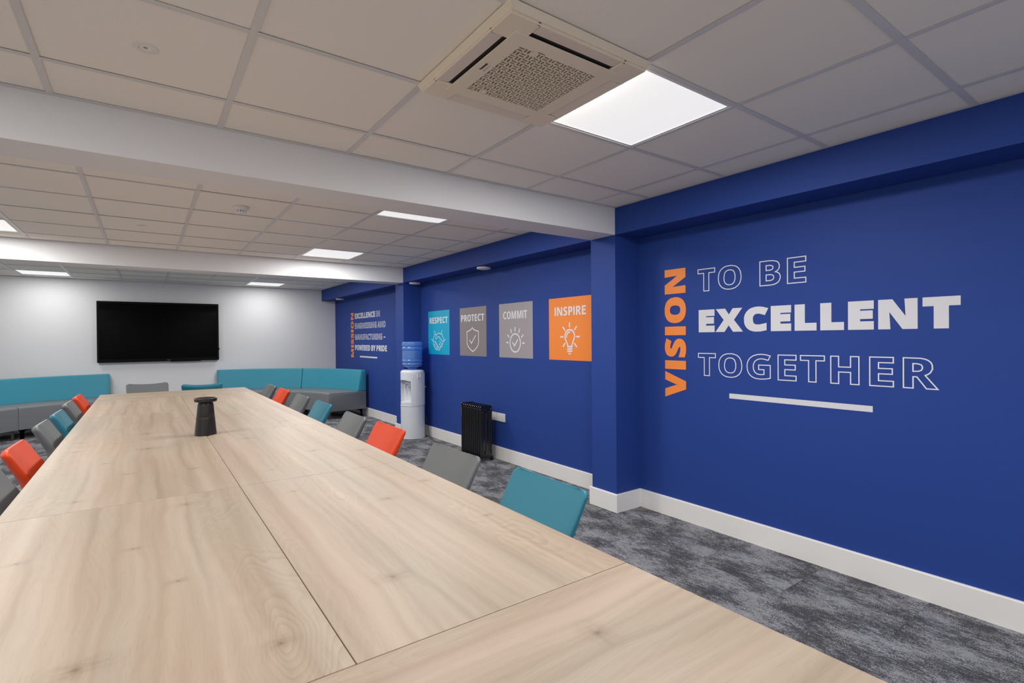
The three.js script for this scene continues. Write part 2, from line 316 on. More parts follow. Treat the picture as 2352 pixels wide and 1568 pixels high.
// ---------------------------------------------------------------- meeting chairs
function backrestGeometry() {
  const N = 72, rings = [], y0 = .37, yTop = .788;
  const ring = (y, t, w, lift, rise) => {      // rise: how much of the corner lift applies
    const r = [];
    for (let k = 0; k < N; k++) {
      const a = k / N * Math.PI * 2, c = Math.cos(a), s = Math.sin(a);
      const X = w * Math.sign(c) * Math.pow(Math.abs(c), .45), q = Math.sign(s) * Math.pow(Math.abs(s), .68);
      const S = X / .232;
      const Y = y + rise * .006 * S * S * S * S + rise * .017 * S * S + lift, lean = -.130 - .10 * (Math.min(Y, .47) - .47) - .38 * (clamp(Y, .47, .62) - .47) - .64 * (Math.max(Y, .62) - .62) - .03 * smooth(.55, .69, Y) * (1 - smooth(.69, .9, Y)) * .3;
      r.push(X, Y, lean - t / 2 + q * t / 2 + .042 * S * S * smooth(.40, .66, y) - .006 * (1 - S * S));
    }
    rings.push(r);
  };
  const thick = y => .094 - .046 * smooth(.46, .78, y), width = y => .218 + .014 * smooth(.42, .76, y);
  ring(y0, .02, width(y0) - .03, 0, 0); ring(y0 + .002, .05, width(y0) - .012, 0, 0); ring(y0 + .012, thick(y0), width(y0), 0, 0);
  for (let k = 1; k <= 14; k++) { const y = y0 + .012 + (yTop - .038 - y0 - .012) * k / 14; ring(y, thick(y), width(y), 0, smooth(.55, 1, k / 14)); }
  for (let k = 1; k <= 10; k++) { const a = k / 10 * Math.PI / 2, y = yTop - .038; ring(y, thick(y) * Math.max(.04, Math.cos(a)), width(y) - .046 * (1 - Math.cos(a)), .038 * Math.sin(a), 1); }
  const pos = [], uv = [], idx = [];
  rings.forEach((r, j) => { for (let k = 0; k < N; k++) { pos.push(r[3 * k], r[3 * k + 1], r[3 * k + 2]); uv.push(r[3 * k] * 2, r[3 * k + 1] * 2); } });
  for (let j = 0; j < rings.length - 1; j++) for (let k = 0; k < N; k++) { const a = j * N + k, b = j * N + (k + 1) % N, c = a + N, d = b + N; idx.push(a, c, b, b, c, d); }
  for (const [j, dir] of [[0, 1], [rings.length - 1, -1]]) for (let k = 1; k < N / 2; k++) {      // close both ends across the thin section
    const a = j * N + k, b = j * N + (N - k), c = j * N + k - 1, d = j * N + (N - k + 1) % N;
    if (dir > 0) idx.push(a, c, b, b, c, d); else idx.push(a, b, c, b, d, c);
  }
  const g = new THREE.BufferGeometry(); g.setAttribute('position', new THREE.Float32BufferAttribute(pos, 3)); g.setAttribute('uv', new THREE.Float32BufferAttribute(uv, 2)); g.setIndex(idx); g.computeVertexNormals(); return g;
}
{
  const back = backrestGeometry(), seat = new RoundedBoxGeometry(.455, .095, .45, 5, .032).translate(0, .425, .03);
  const legGeo = (sx, sz) => { const l = new THREE.CylinderGeometry(.015, .010, .385, 14).translate(0, .1925, 0); l.applyMatrix4(new THREE.Matrix4().makeShear(0, 0, -sx * .06, 0, 0, 0)); return l.translate(sx * .195, 0, sz > 0 ? .205 : -.145); };
  const legs = [[-1, -1], [1, -1], [-1, 1], [1, 1]].map(([a, b]) => legGeo(a, b));
  const GROUP = 'padded meeting chairs round the long table';
  const proto = {};
  function chair(colour, x, f, turn, label) {
    let t;
    if (proto[colour]) { t = proto[colour].clone(); t.name = numbered('meeting_chair'); scene.add(t); t.userData = { label, category: 'chair', group: GROUP }; t.position.set(x, 0, -f); t.rotation.y = turn; }
    else {
      t = proto[colour] = thing('meeting_chair', label, 'chair', x, 0, f, turn, GROUP);
      mesh('seat', seat, M[colour], t); mesh('backrest', back, M[colour], t);
      for (const l of legs) mesh('leg', l, M.blackMetal, t);
    }
  }
  const R = -Math.PI / 2, xr = 1.020, xl = -.290;
  const d = a => a * Math.PI / 180;
  chair('teal', xr + .005, 1.600, R + d(-1), 'large teal padded chair nearest the camera on the blue wall side');
  chair('grey', xr - .03, 2.285, R + d(1), 'grey padded chair between the nearest teal chair and an orange one');
  chair('orange', xr - .01, 3.190, R + d(0), 'nearer orange padded chair on the blue wall side of the table');
  chair('grey', xr - .025, 3.835, R + d(-1), 'grey padded chair just beyond the nearer orange chair, blue wall side');
  chair('teal', xr, 4.760, R, 'teal padded chair fifth along the blue wall side, before the grey sofa end');
  chair('grey', xr - .005, 5.500, R, 'grey padded chair between the far teal and the far orange chair, blue wall side');
  chair('orange', xr - .01, 6.330, R, 'farther orange padded chair on the blue wall side of the table');
  chair('grey', xr - .015, 7.030, R, 'farthest grey padded chair on the blue wall side, behind the orange one');
  chair('grey', xl - .01, 2.300, -R, 'grey padded chair at the left edge, barely showing beside the table');
  chair('grey', xl, 3.110, -R, 'large grey padded chair cut by the left edge, in front of the orange one');
  chair('orange', xl, 3.840, -R, 'large orange padded chair at the left of the table');
  chair('grey', xl - .005, 4.790, -R, 'grey padded chair behind the large orange chair, left of the table');
  chair('teal', xl + .01, 5.440, -R, 'only teal padded chair on the left side of the table');
  chair('grey', xl, 6.260, -R, 'grey padded chair between teal and small orange chairs, left of the table');
  chair('orange', xl + .01, 6.980, -R, 'small far orange padded chair at the left of the table');
  chair('grey', .040, 8.130, d(3), 'grey padded chair at the far end of the table, below the screen');
  chair('teal', .650, 8.110, d(9), 'teal padded chair at the far end of the table, beside the grey one');
}
// ---------------------------------------------------------------- curved modular sofas along the screen wall
function sweep(profile, cx, cf, R0, a0, a1, mirror, bevel) {      // profile [[r, y], ...] swept round a vertical axis from angle a0 to a1 (0 = towards the screen wall)
  const n = profile.length, cen = profile.reduce((s, p) => [s[0] + p[0] / n, s[1] + p[1] / n], [0, 0]);
  const inset = k => profile.map((p, i) => { const q = profile[(i + n - 1) % n], r = profile[(i + 1) % n]; let tx = r[0] - q[0], ty = r[1] - q[1]; const l = Math.hypot(tx, ty) || 1; return [p[0] - k * ty / l, p[1] + k * tx / l]; });
  const steps = [], e = bevel / R0, S = 40;
  steps.push([a0, bevel], [a0 + e * .3, bevel * .29], [a0 + e, 0]);
  for (let k = 1; k < S; k++) steps.push([a0 + e + (a1 - a0 - 2 * e) * k / S, 0]);
  steps.push([a1 - e, 0], [a1 - e * .3, bevel * .29], [a1, bevel]);
  const pos = [], uv = [], idx = [];
  for (const [a, k] of steps) for (const [r, y] of inset(k)) { pos.push(cx + mirror * r * Math.sin(a), y, -(cf + r * Math.cos(a))); uv.push(a * R0, r + y); }
  const m = steps.length;
  for (let j = 0; j < m - 1; j++) for (let k = 0; k < n; k++) { const a = j * n + k, b = j * n + (k + 1) % n, c = a + n, d = b + n; if (mirror > 0) idx.push(a, b, c, b, d, c); else idx.push(a, c, b, b, c, d); }
  for (const [j, s] of [[0, 1], [m - 1, -1]]) {
    const base = pos.length / 3, [r, y] = cen, a = steps[j][0]; pos.push(cx + mirror * r * Math.sin(a), y, -(cf + r * Math.cos(a))); uv.push(a * R0, r + y);
    for (let k = 0; k < n; k++) { const p = j * n + k, q = j * n + (k + 1) % n; if (s * mirror > 0) idx.push(base, q, p); else idx.push(base, p, q); }
  }
  const g = new THREE.BufferGeometry(); g.setAttribute('position', new THREE.Float32BufferAttribute(pos, 3)); g.setAttribute('uv', new THREE.Float32BufferAttribute(uv, 2)); g.setIndex(idx); g.computeVertexNormals();
  return toCreasedNormals(g, .7);
}
function arcCorner(cx, cy, r, a0, a1, n = 5) { const o = []; for (let k = 0; k <= n; k++) { const a = (a0 + (a1 - a0) * k / n) * Math.PI / 180; o.push([cx + r * Math.cos(a), cy + r * Math.sin(a)]); } return o; }
{
  const RI = 1.475, RO = 2.165, RJ = 2.005, RT = 2.065, SEAT = .455, TOP = .823;
  const seatP = [[RI + .004, .135], [RO, .135], [RO, SEAT - .01], ...arcCorner(RI + .03, SEAT - .03, .03, 90, 180, 6)].filter(Boolean);
  seatP.splice(2, 1, [RO, SEAT - .004], [RO - .004, SEAT]);
  const backP = [[RJ, SEAT + .002], [RO, SEAT + .002], ...arcCorner(RO - .02, TOP - .02, .02, 0, 90, 4), ...arcCorner(RT + .022, TOP - .022, .022, 90, 170, 5)];
  const legShape = new THREE.Shape(); legShape.moveTo(0, 0); legShape.lineTo(.028, 0); legShape.lineTo(.03, .085); legShape.quadraticCurveTo(.034, .122, .10, .126); legShape.lineTo(.10, .135); legShape.lineTo(-.004, .135); legShape.closePath();
  const legG = new THREE.ExtrudeGeometry(legShape, { depth: .006, bevelEnabled: true, bevelSize: .001, bevelThickness: .001, bevelSegments: 1, curveSegments: 8 });
  function sofa(label, cx, cf, mirror, a0, a1) {
    const am = (a0 + a1) / 2, ox = cx + mirror * 1.82 * Math.sin(am), of = cf + 1.82 * Math.cos(am);
    const t = thing('sofa', label, 'sofa', ox, 0, of, 0, 'curved sofa modules along the screen wall');
    const place = g => g.translate(-ox, 0, of);
    mesh('seat', place(sweep(seatP, cx, cf, 1.8, a0 + .001, a1 - .001, mirror, .012)), M.sofaGrey, t);
    mesh('backrest', place(sweep(backP, cx, cf, 2.05, a0 + .002, a1 - .002, mirror, .012)), M.sofaTeal, t);
    for (const [r, inward] of [[RI + .03, 1], [RO - .06, -1]]) for (const [a, s] of [[a0, 1], [a1, -1]]) {
      const ang = a + s * .05 / r, g = merged([legG.clone(), legG.clone().rotateY(-Math.PI / 2).translate(.003, 0, 0)]);
      // leg's long flange runs round the curve, its other flange towards the middle of the seat
      const X = new THREE.Vector3(mirror * Math.cos(ang) * s, 0, Math.sin(ang) * s), Z = new THREE.Vector3(mirror * Math.sin(ang) * inward, 0, -Math.cos(ang) * inward);
      const m4 = new THREE.Matrix4().makeBasis(X, new THREE.Vector3(0, 1, 0), Z);
      if (m4.determinant() < 0) g.scale(-1, 1, 1).applyMatrix4(new THREE.Matrix4().makeBasis(X.negate(), new THREE.Vector3(0, 1, 0), Z)); else g.applyMatrix4(m4);
      g.translate(cx + mirror * r * Math.sin(ang), 0, -(cf + r * Math.cos(ang)));
      mesh('leg', place(g), M.darkSteel, t);
    }
  }
  const A = 42 * Math.PI / 180;
  sofa('curved grey sofa module with teal back, just right of the screen', 1.05, 8.74, 1, .012, A);
  sofa('curved grey sofa module with teal back ending against the blue wall', 1.05, 8.74, 1, A, 2 * A);
  sofa('curved grey sofa module with teal back, left below the screen', -.45, 8.74, -1, .012, A);
  sofa('curved grey sofa module with teal back, cut by the left edge', -.45, 8.74, -1, A, 2 * A);
}
// ---------------------------------------------------------------- screen
{
  const x0 = -.64, x1 = 1.11, y0 = 1.010, y1 = 2.031, w = x1 - x0, h = y1 - y0, t = thing('television', 'large black wall screen, switched off, on the white wall', 'television', (x0 + x1) / 2, y0, ZBACK - .07);
  const fr = roundRect(w, h, .006); fr.holes.push(rectPath(-w / 2 + .028, w / 2 - .028, -h / 2 + .048, h / 2 - .030));
  mesh('bezel', new THREE.ExtrudeGeometry(fr, { depth: .012, bevelEnabled: true, bevelSize: .0015, bevelThickness: .0015, bevelSegments: 2 }).translate(0, h / 2, -.012), M.tvCase, t);
  mesh('screen', box(w - .05, h - .07, .004).translate(0, h / 2 + .009, -.008), M.screen, t);
  mesh('case', box(w - .01, h - .01, .052, .004).translate(0, h / 2, -.039), M.tvCase, t);
  mesh('badge', box(.05, .010, .001).translate(.105, .022, .0022), M.badge, t);
  mesh('sensor_strip', box(.46, .016, .02, .003).translate(.36, -.004, -.012), M.tvCase, t);
  mesh('knob', new THREE.CylinderGeometry(.010, .026, .018, 20).rotateZ(-Math.PI / 2).translate(w / 2 + .006, .20, -.03), M.tvCase, t);
}
// ---------------------------------------------------------------- conference camera on the table
{
  const t = thing('conference_camera', 'black tapered conference camera with flat disc top on the table', 'camera', .330, TABLE, 4.02);
  const N = 64, rows = [[0, 0], [.002, 0], ...[.02, .04, .06, .08, .1, .11].map(y => [y, 0]), [.118, 0], [.119, -.0006], [.1205, -.0006], [.1215, 0], ...[.13, .145, .16, .175, .19].map(y => [y, 0]), [.205, 0], [.212, -.003], [.2225, -.0035]], pos = [], uv = [], idx = [];
  rows.forEach(([y, dr]) => { const k = y / .2225, r = .0655 + (.0445 - .0655) * k; for (let i = 0; i < N; i++) { const a = i / N * 2 * Math.PI, tri = 1 + .075 * (1 - k) * Math.cos(3 * (a - 2.0)); pos.push((r + dr) * tri * Math.cos(a) - .006 * (1 - k), y, (r + dr) * tri * Math.sin(a)); uv.push(i / N, y); } });
  for (let j = 0; j < rows.length - 1; j++) for (let i = 0; i < N; i++) { const a = j * N + i, b = j * N + (i + 1) % N; idx.push(a, a + N, b, b, a + N, b + N); }
  const g = new THREE.BufferGeometry(); g.setAttribute('position', new THREE.Float32BufferAttribute(pos, 3)); g.setAttribute('uv', new THREE.Float32BufferAttribute(uv, 2)); g.setIndex(idx); g.computeVertexNormals();
  mesh('body', toCreasedNormals(g, .6), M.deviceBlack, t);
  mesh('disc_top', lathe([[0, .2215], [.063, .2215], [.0665, .224], [.0675, .229], [.0675, .241], [.0662, .2455], [.062, .2468], [.054, .2460], [.050, .2425], [0, .2405]], 64), M.deviceTop, t);
  mesh('pad', new THREE.CylinderGeometry(.012, .012, .003, 16).translate(.004, .0015, .0655), M.blackPlastic, t);
}
// ---------------------------------------------------------------- air conditioner cassette
{
  const cx = 1.203, cf = 1.557, S = .305, t = thing('air_conditioner', 'cream ceiling cassette air conditioner with basket weave grille', 'air conditioner', cx, YC, cf);
  // built facing down: local shape plane x / -f, extruded along y
  const slab = (shape, y0, y1, b = 0) => new THREE.ExtrudeGeometry(shape, { depth: y1 - y0 - 2 * b, bevelEnabled: b > 0, bevelSize: b, bevelThickness: b, bevelOffset: -b, bevelSegments: 3, curveSegments: 6 }).rotateX(Math.PI / 2).translate(0, y1 - b, 0);
  mesh('frame', toCreasedNormals(new THREE.CylinderGeometry(.630 * Math.SQRT1_2, .609 * Math.SQRT1_2, .0236, 4).rotateY(Math.PI / 4).scale(1, 1, 1.016).translate(0, -.0120, 0), .3), M.acPlastic, t);
  mesh('liner', box(.585, .001, .585).translate(0, -.0244, 0), M.acDark, t);
  const fascia = [];
  for (const a of [-1, 1]) for (const b of [-1, 1]) fascia.push(box(.119, .020, .119, .004, 3).translate(a * .2445, -.0215, b * .2445));
  for (const a of [-1, 1]) { fascia.push(box(.010, .020, .40, .003).translate(a * .299, -.0215, 0), box(.40, .020, .010, .003).translate(0, -.0215, a * .299)); }
  mesh('fascia', merged(fascia), M.acPlastic, t);
  for (const [dx, dz, turn] of [[-.2695, 0, 0], [.2695, 0, Math.PI], [0, .2695, Math.PI / 2], [0, -.2695, -Math.PI / 2]]) {      // air flaps, hinged on the outer side, inner edge lifted a little
    const f = mesh('air_flap', new THREE.ExtrudeGeometry(roundRect(.050, .362, .004), { depth: .003, bevelEnabled: true, bevelSize: .0015, bevelThickness: .0015, bevelSegments: 2 }).rotateX(Math.PI / 2).translate(.0255, .003, 0).rotateZ(.13).translate(-.030, -.0305, 0), M.acFlap, t);
    f.position.set(dx, 0, dz); f.rotation.y = turn;
  }
  const panel = roundRect(.474, .474, .004); panel.holes.push(rectPath(-.176, .176, -.176, .176));
  mesh('intake_panel', slab(panel, -.034, -.0298, .0015), M.acPlastic, t);
  const C = .352 / 13, bars = [], blank = [[2, 0], [2, 12]];
  for (let i = 0; i <= 13; i++) { bars.push(box(.0044, .0048, .356).translate(-.176 + i * C, -.0312, 0), box(.356, .0048, .0044).translate(0, -.0312, -.176 + i * C)); }
  for (let i = 0; i < 13; i++) for (let j = 0; j < 13; j++) {
    if (blank.some(([a, b]) => a === i && b === j)) continue;
    const x = -.176 + (i + .5) * C, z = -.176 + (j + .5) * C;
    const slope = new THREE.Matrix4();
    if ((i + j) % 2 === 0) bars.push(box(C - .003, .0046, .0036).translate(x, -.0310, z)); else bars.push(box(.0036, .0046, C - .003).translate(x, -.0310, z));
  }
  mesh('grille', merged(bars), M.acPlastic, t);
  for (const [i, j] of blank) mesh('latch', merged([box(C, .004, C).translate(-.176 + (i + .5) * C, -.0308, -.176 + (j + .5) * C), box(C - .006, .002, .008, .0008).translate(-.176 + (i + .5) * C, -.0332, -.176 + (j + .35) * C)]), M.acPlastic, t);
  mesh('filter', box(.354, .003, .354).translate(0, -.0272, 0), M.acFilter, t);
}
// ---------------------------------------------------------------- small ceiling fittings
{
  const ring = () => lathe([[.020, .004], [.020, -.002], [.022, -.0035], [.036, -.0030], [.0405, -.0008], [.0410, .001], [.0410, .0035]], 40);
  const spot = (label, x, f) => { const t = thing('recessed_spotlight', label, 'spotlight', x, YC + .004, f, 0, 'small round recessed spots'); mesh('trim_ring', ring(), M.fitting, t); mesh('lens', lathe([[0, -.001], [.010, -.0005], [.014, .001], [.0198, .003]], 32), M.lens, t); };
  spot('small recessed round spot in the near ceiling bay, top left', .012, 2.173);
  spot('small recessed round spot in the middle bay, left of the smoke alarm', -.013, 5.513);
  const t = thing('smoke_alarm', 'white round smoke alarm on the middle bay ceiling', 'smoke alarm', .603, YC + .004, 4.352);
  mesh('base', lathe([[0, 0], [.052, 0], [.053, -.004], [.053, -.019], [.050, -.022], [0, -.022]], 40), M.fitting, t);
  mesh('head', lathe([[.044, -.022], [.040, -.026], [.036, -.028], [0, -.028]], 40), M.fitting, t);
  const fins = []; for (let k = 0; k < 12; k++) fins.push(box(.011, .016, .004).translate(0, -.034, .030).rotateY(k / 12 * 2 * Math.PI));
  mesh('vent', merged(fins), M.fitting, t); mesh('chamber', new THREE.CylinderGeometry(.025, .025, .014, 24).translate(0, -.034, 0), M.acDark, t);
  mesh('cap', lathe([[.032, -.041], [.031, -.046], [.024, -.049], [0, -.050]], 40), M.fitting, t);
  const down = (label, x, f) => { const o = thing('surface_downlight', label, 'ceiling light', x, YB, f, 0, 'round white fittings under the blue bulkhead'); mesh('body', lathe([[0, 0], [.072, 0], [.078, -.004], [.080, -.012], [.077, -.020], [.070, -.024], [.056, -.026]].reverse(), 40), M.fitting, o); mesh('cover', lathe([[.0565, -.0255], [.050, -.028], [.03, -.0295], [0, -.030]].reverse(), 40), M.fitting, o); };
  down('round white fitting under the bulkhead above the grey posters', 3.085, 4.86);
  down('round white fitting under the bulkhead beside the far pillar', 3.105, 6.70);
  down('round white fitting under the bulkhead near the white wall', 3.085, 10.04);
}
// ---------------------------------------------------------------- water cooler
{
  const x = 3.018, f = 6.615, t = thing('water_cooler', 'white round water cooler with blue bottle beside the far pillar', 'water cooler', x, 0, f, 0);
  const inner = new THREE.Group(); // geometry is turned instead, so that parts stay direct children
  const TURN = Math.PI - .20;       // front of the machine looks to -x, a little towards the camera
  const turn = g => g.rotateY(-TURN);   // built with the front along +x
  const R = .166;
  mesh('base', turn(lathe([[0, 0], [R - .004, 0], [R, .004], [R, .018], [R - .003, .022], [0, .022]], 64)), M.coolerWhite, t);
  mesh('cabinet', turn(lathe([[0, .022], [R - .004, .022], [R - .002, .026], [R - .001, .440], [R - .004, .446], [0, .446]], 64)), M.coolerWhite, t);
  mesh('seam_ring', turn(lathe([[R - .006, .446], [R + .001, .447], [R + .002, .453], [R - .002, .459], [R - .006, .459]], 64)), M.coolerWhite, t);
  {
    const ev = new Evaluator(); ev.useGroups = false;
    const body = new Brush(lathe([[0, .459], [R - .003, .459], [R - .002, .462], [R - .002, .900], [R - .006, .918], [R - .018, .932], [R - .05, .940], [.07, .941], [.06, .936], [0, .936]], 72), M.coolerWhite); body.updateMatrixWorld();
    const sh = new THREE.Shape(); sh.moveTo(-.118, .495); sh.lineTo(.118, .495); sh.lineTo(.118, .785); sh.quadraticCurveTo(0, .825, -.118, .785); sh.closePath();
    const cut = new Brush(new THREE.ExtrudeGeometry(sh, { depth: .14, bevelEnabled: false, curveSegments: 16 }).rotateY(Math.PI / 2).translate(.062, 0, 0)); cut.updateMatrixWorld();
    const g = ev.evaluate(body, cut, SUBTRACTION).geometry; for (const k of Object.keys(g.attributes)) if (!['position', 'normal', 'uv'].includes(k)) g.deleteAttribute(k);
    g.clearGroups();
    mesh('body', turn(g), M.coolerWhite, t);
  }
  for (const s of [-1, 1]) {      // ribbed side panels
    const pos = [], idx = [], n = 200, a0 = .83, a1 = 2.75;
    for (let k = 0; k <= n; k++) { const a = s * (a0 + (a1 - a0) * k / n), w = (k % 8 === 0 && k > 10) ? -.0022 : (k % 8 === 1 || k % 8 === 7) && k > 10 ? -.0008 : 0, r = R + .001 + w; for (const y of [.462, .464, .890, .893]) { const q = (y === .462 || y === .893) ? -.004 : 0; pos.push((r + q) * Math.cos(a), y, (r + q) * Math.sin(a)); } }
    for (let k = 0; k < n; k++) for (let j = 0; j < 3; j++) { const a = 4 * k + j, b = a + 4; if (s > 0) idx.push(a, a + 1, b, b, a + 1, b + 1); else idx.push(a, b, a + 1, b, b + 1, a + 1); }
    const g = new THREE.BufferGeometry(); g.setAttribute('position', new THREE.Float32BufferAttribute(pos, 3)); g.setAttribute('uv', new THREE.Float32BufferAttribute(new Array(pos.length / 3 * 2).fill(0), 2)); g.setIndex(idx); g.computeVertexNormals();
    mesh('ribbed_panel', turn(toCreasedNormals(g, .3)), M.coolerWhite, t);
  }
  mesh('drip_tray', turn(new THREE.ExtrudeGeometry((() => { const s = new THREE.Shape(); s.moveTo(.064, -.112); s.lineTo(.11, -.112); s.quadraticCurveTo(.19, 0, .11, .112); s.lineTo(.064, .112); s.closePath(); return s; })(), { depth: .010, bevelEnabled: true, bevelSize: .002, bevelThickness: .002, bevelSegments: 2 }).rotateX(Math.PI / 2).translate(0, .506, 0)), M.coolerWhite, t);
  for (const [z, m] of [[-.04, M.tapBlue], [.04, M.coolerDark]]) {
    const tap = mesh('tap', turn(merged([new THREE.CylinderGeometry(.011, .011, .05, 18).rotateZ(Math.PI / 2).translate(.085, .715, z), new THREE.CylinderGeometry(.009, .007, .060, 18).translate(.108, .690, z), new THREE.SphereGeometry(.014, 18, 12).translate(.108, .718, z)])), M.coolerWhite, t);
    mesh('lever', turn(merged([box(.038, .006, .016, .0025).rotateZ(.35).translate(.125, .737, z), box(.008, .014, .010, .002).translate(.108, .732, z)])), m === M.tapBlue ? M.tapBlue : M.coolerWhite, tap);
  }
  const plateAngle = 1.50;      // small moulded plate on the right flank
  const pl = g => turn(g.rotateZ(0).translate(R + .004, 0, 0).rotateY(plateAngle));
  mesh('wall_plate', pl(merged([box(.006, .072, .058, .002).translate(0, .858, 0), box(.012, .034, .010, .003).translate(.004, .858, -.018), box(.012, .034, .010, .003).translate(.004, .858, .018), box(.010, .008, .040, .003).translate(.003, .836, 0)])), M.coolerWhite, t);
  mesh('hose_nozzle', turn(new THREE.CylinderGeometry(.008, .010, .02, 12).rotateZ(-Math.PI / 2).translate(R + .008, .70, 0).rotateY(2.40)), M.coolerDark, t);
  const b = thing('water_bottle', 'blue transparent water bottle upside down on the white cooler', 'bottle', x, .936, f);
  const P = [[0, .001], [.055, .001], [.058, .006], [.062, .022], [.085, .036], [.115, .046], [.130, .056], [.1385, .070], [.140, .084], [.137, .094], [.131, .100], [.131, .104], [.137, .110], [.1405, .120], [.1405, .134], [.137, .142], [.1335, .147], [.1345, .152], [.1365, .156], [.1365, .256], [.1345, .261], [.132, .266], [.1335, .272], [.1385, .279], [.1405, .292], [.1405, .304], [.137, .313], [.132, .319], [.132, .324], [.138, .330], [.1405, .340], [.1405, .368], [.137, .380], [.128, .388], [.108, .391], [.06, .388], [0, .386]];
  mesh('water', lathe([[0, .012], [.05, .014], [.056, .026], [.108, .050], [.124, .068], [.1285, .090], [.1285, .240], [.124, .243], [0, .243]], 48), M.water, b);
  mesh('shell', lathe(new THREE.SplineCurve(P.map(p => new THREE.Vector2(...p))).getPoints(150).map(p => [Math.max(0, p.x), p.y]), 64), M.bottle, b);
}
// ---------------------------------------------------------------- power cable on the carpet
{
  const pts = [[3.165, .30, 6.50], [3.185, .10, 6.47], [3.175, .012, 6.40], [3.125, .006, 6.22], [3.115, .006, 6.02], [3.055, .006, 5.86], [3.075, .006, 5.62], [3.10, .006, 5.42], [3.16, .006, 5.30], [3.215, .02, 5.15], [3.222, .2, 5.05], [3.222, .43, 4.99]];
  const c = mesh('power_cable', tube(pts.map(([x, y, f]) => [x, y, -f]), .0042, 160, 8), M.blackPlastic);
  c.userData = { label: 'thin black cable on the carpet from water cooler to heater', category: 'cable' };
}
// ---------------------------------------------------------------- oil radiator
{
  const x0 = 2.982, x1 = 3.138, cx = (x0 + x1) / 2, f0 = 4.785, f1 = 5.215, t = thing('oil_radiator', 'black oil filled radiator standing against the blue wall', 'heater', cx, 0, (f0 + f1) / 2);
  const W = x1 - x0, H0 = .052, H1 = .620, n = 10, pitch = .0395, first = -.205;      // local z = 0 in the middle, near end at +z
  const fin = new THREE.ExtrudeGeometry(roundRect(W, H1 - H0, .028), { depth: .004, bevelEnabled: true, bevelSize: .002, bevelThickness: .003, bevelSegments: 2, curveSegments: 8 }).translate(0, (H0 + H1) / 2, -.002);
  const rib = r => new THREE.CapsuleGeometry(r, H1 - H0 - .14, 6, 14).translate(0, (H0 + H1) / 2, 0);
  const lip = (s) => new THREE.CapsuleGeometry(.0125, H1 - H0 - .085, 4, 10).translate(s * (W / 2 - .0125), (H0 + H1) / 2, 0);
  const finGeo = merged([fin, lip(-1), lip(1), rib(.015), rib(.011).translate(-.042, 0, 0), rib(.011).translate(.042, 0, 0), new THREE.CylinderGeometry(.021, .021, pitch, 20).rotateX(Math.PI / 2).translate(0, H1 - .055, 0), new THREE.CylinderGeometry(.021, .021, pitch, 20).rotateX(Math.PI / 2).translate(0, H0 + .05, 0)]);
  for (let k = 0; k < n; k++) { const m = mesh('fin', finGeo, M.blackGloss, t); m.position.z = .205 - .006 - k * pitch; }
  mesh('control_housing', merged([box(W + .004, H1 - H0 + .012, .030, .010, 4).translate(0, (H0 + H1) / 2, -.199)]), M.blackGloss, t);
  const sl = []; for (let k = 0; k < 7; k++) sl.push(box(.002, .006, .018).translate(-W / 2 - .0022, .56 - k * .014, -.199)); mesh('vent_slot', merged(sl), M.badge, t);
  for (const z of [-.15, .17]) { mesh('foot', merged([box(.215, .012, .035, .005).translate(0, .046, z), box(.05, .02, .03, .004).translate(0, .052, z)]), M.blackPlastic, t); }
  for (const z of [-.15, .17]) for (const s of [-1, 1]) mesh('castor', merged([new THREE.CylinderGeometry(.024, .024, .018, 22).rotateZ(Math.PI / 2).translate(s * .092, .024, z), box(.022, .022, .03, .005).translate(s * .092, .040, z)]), M.blackPlastic, t);
}
// ---------------------------------------------------------------- wall sockets
function socket(label, f0, f1) {
  const t = thing('wall_socket', label, 'socket', XW, .428, (f0 + f1) / 2, -Math.PI / 2, 'double sockets on the blue wall'), w = f1 - f0, h = .093;
  mesh('faceplate', new THREE.ExtrudeGeometry(roundRect(w - .003, h - .003, .004), { depth: .007, bevelEnabled: true, bevelSize: .0015, bevelThickness: .0015, bevelSegments: 2 }).translate(0, h / 2, .0015), M.socket, t);
  for (const s of [-1, 1]) { mesh('rocker', box(.011, .020, .004, .001).rotateX(.12).translate(s * .012, h * .74, .0105), M.socket, t); mesh('pin_hole', merged([box(.004, .009, .0006).translate(s * .040, h * .56, .0101), box(.0075, .0035, .0006).translate(s * .040 - .011, h * .33, .0101), box(.0075, .0035, .0006).translate(s * .040 + .011, h * .33, .0101)]), M.blackPlastic, t); }
}
socket('white double socket on the blue wall, the one nearer the camera', 4.702, 4.864);
socket('white double socket on the blue wall, partly behind the black heater', 4.874, 5.030);
// ---------------------------------------------------------------- lettering
const font = await new FontLoader().loadAsync('fonts/droid/droid_sans_bold.typeface.json');
const CAP = (() => { const s = font.generateShapes('H', 1), b = new THREE.Box2(); for (const p of s[0].getPoints()) b.expandByPoint(p); return b.max.y; })();
function glyphShapes(ch, size, stem) {
  if (ch !== 'I') return font.generateShapes(ch, size);
  const c = CAP * size, x = .075 * c, s = new THREE.Shape(); s.moveTo(x, 0); s.lineTo(x + stem * c, 0); s.lineTo(x + stem * c, c); s.lineTo(x, c); s.closePath(); return [s];
}
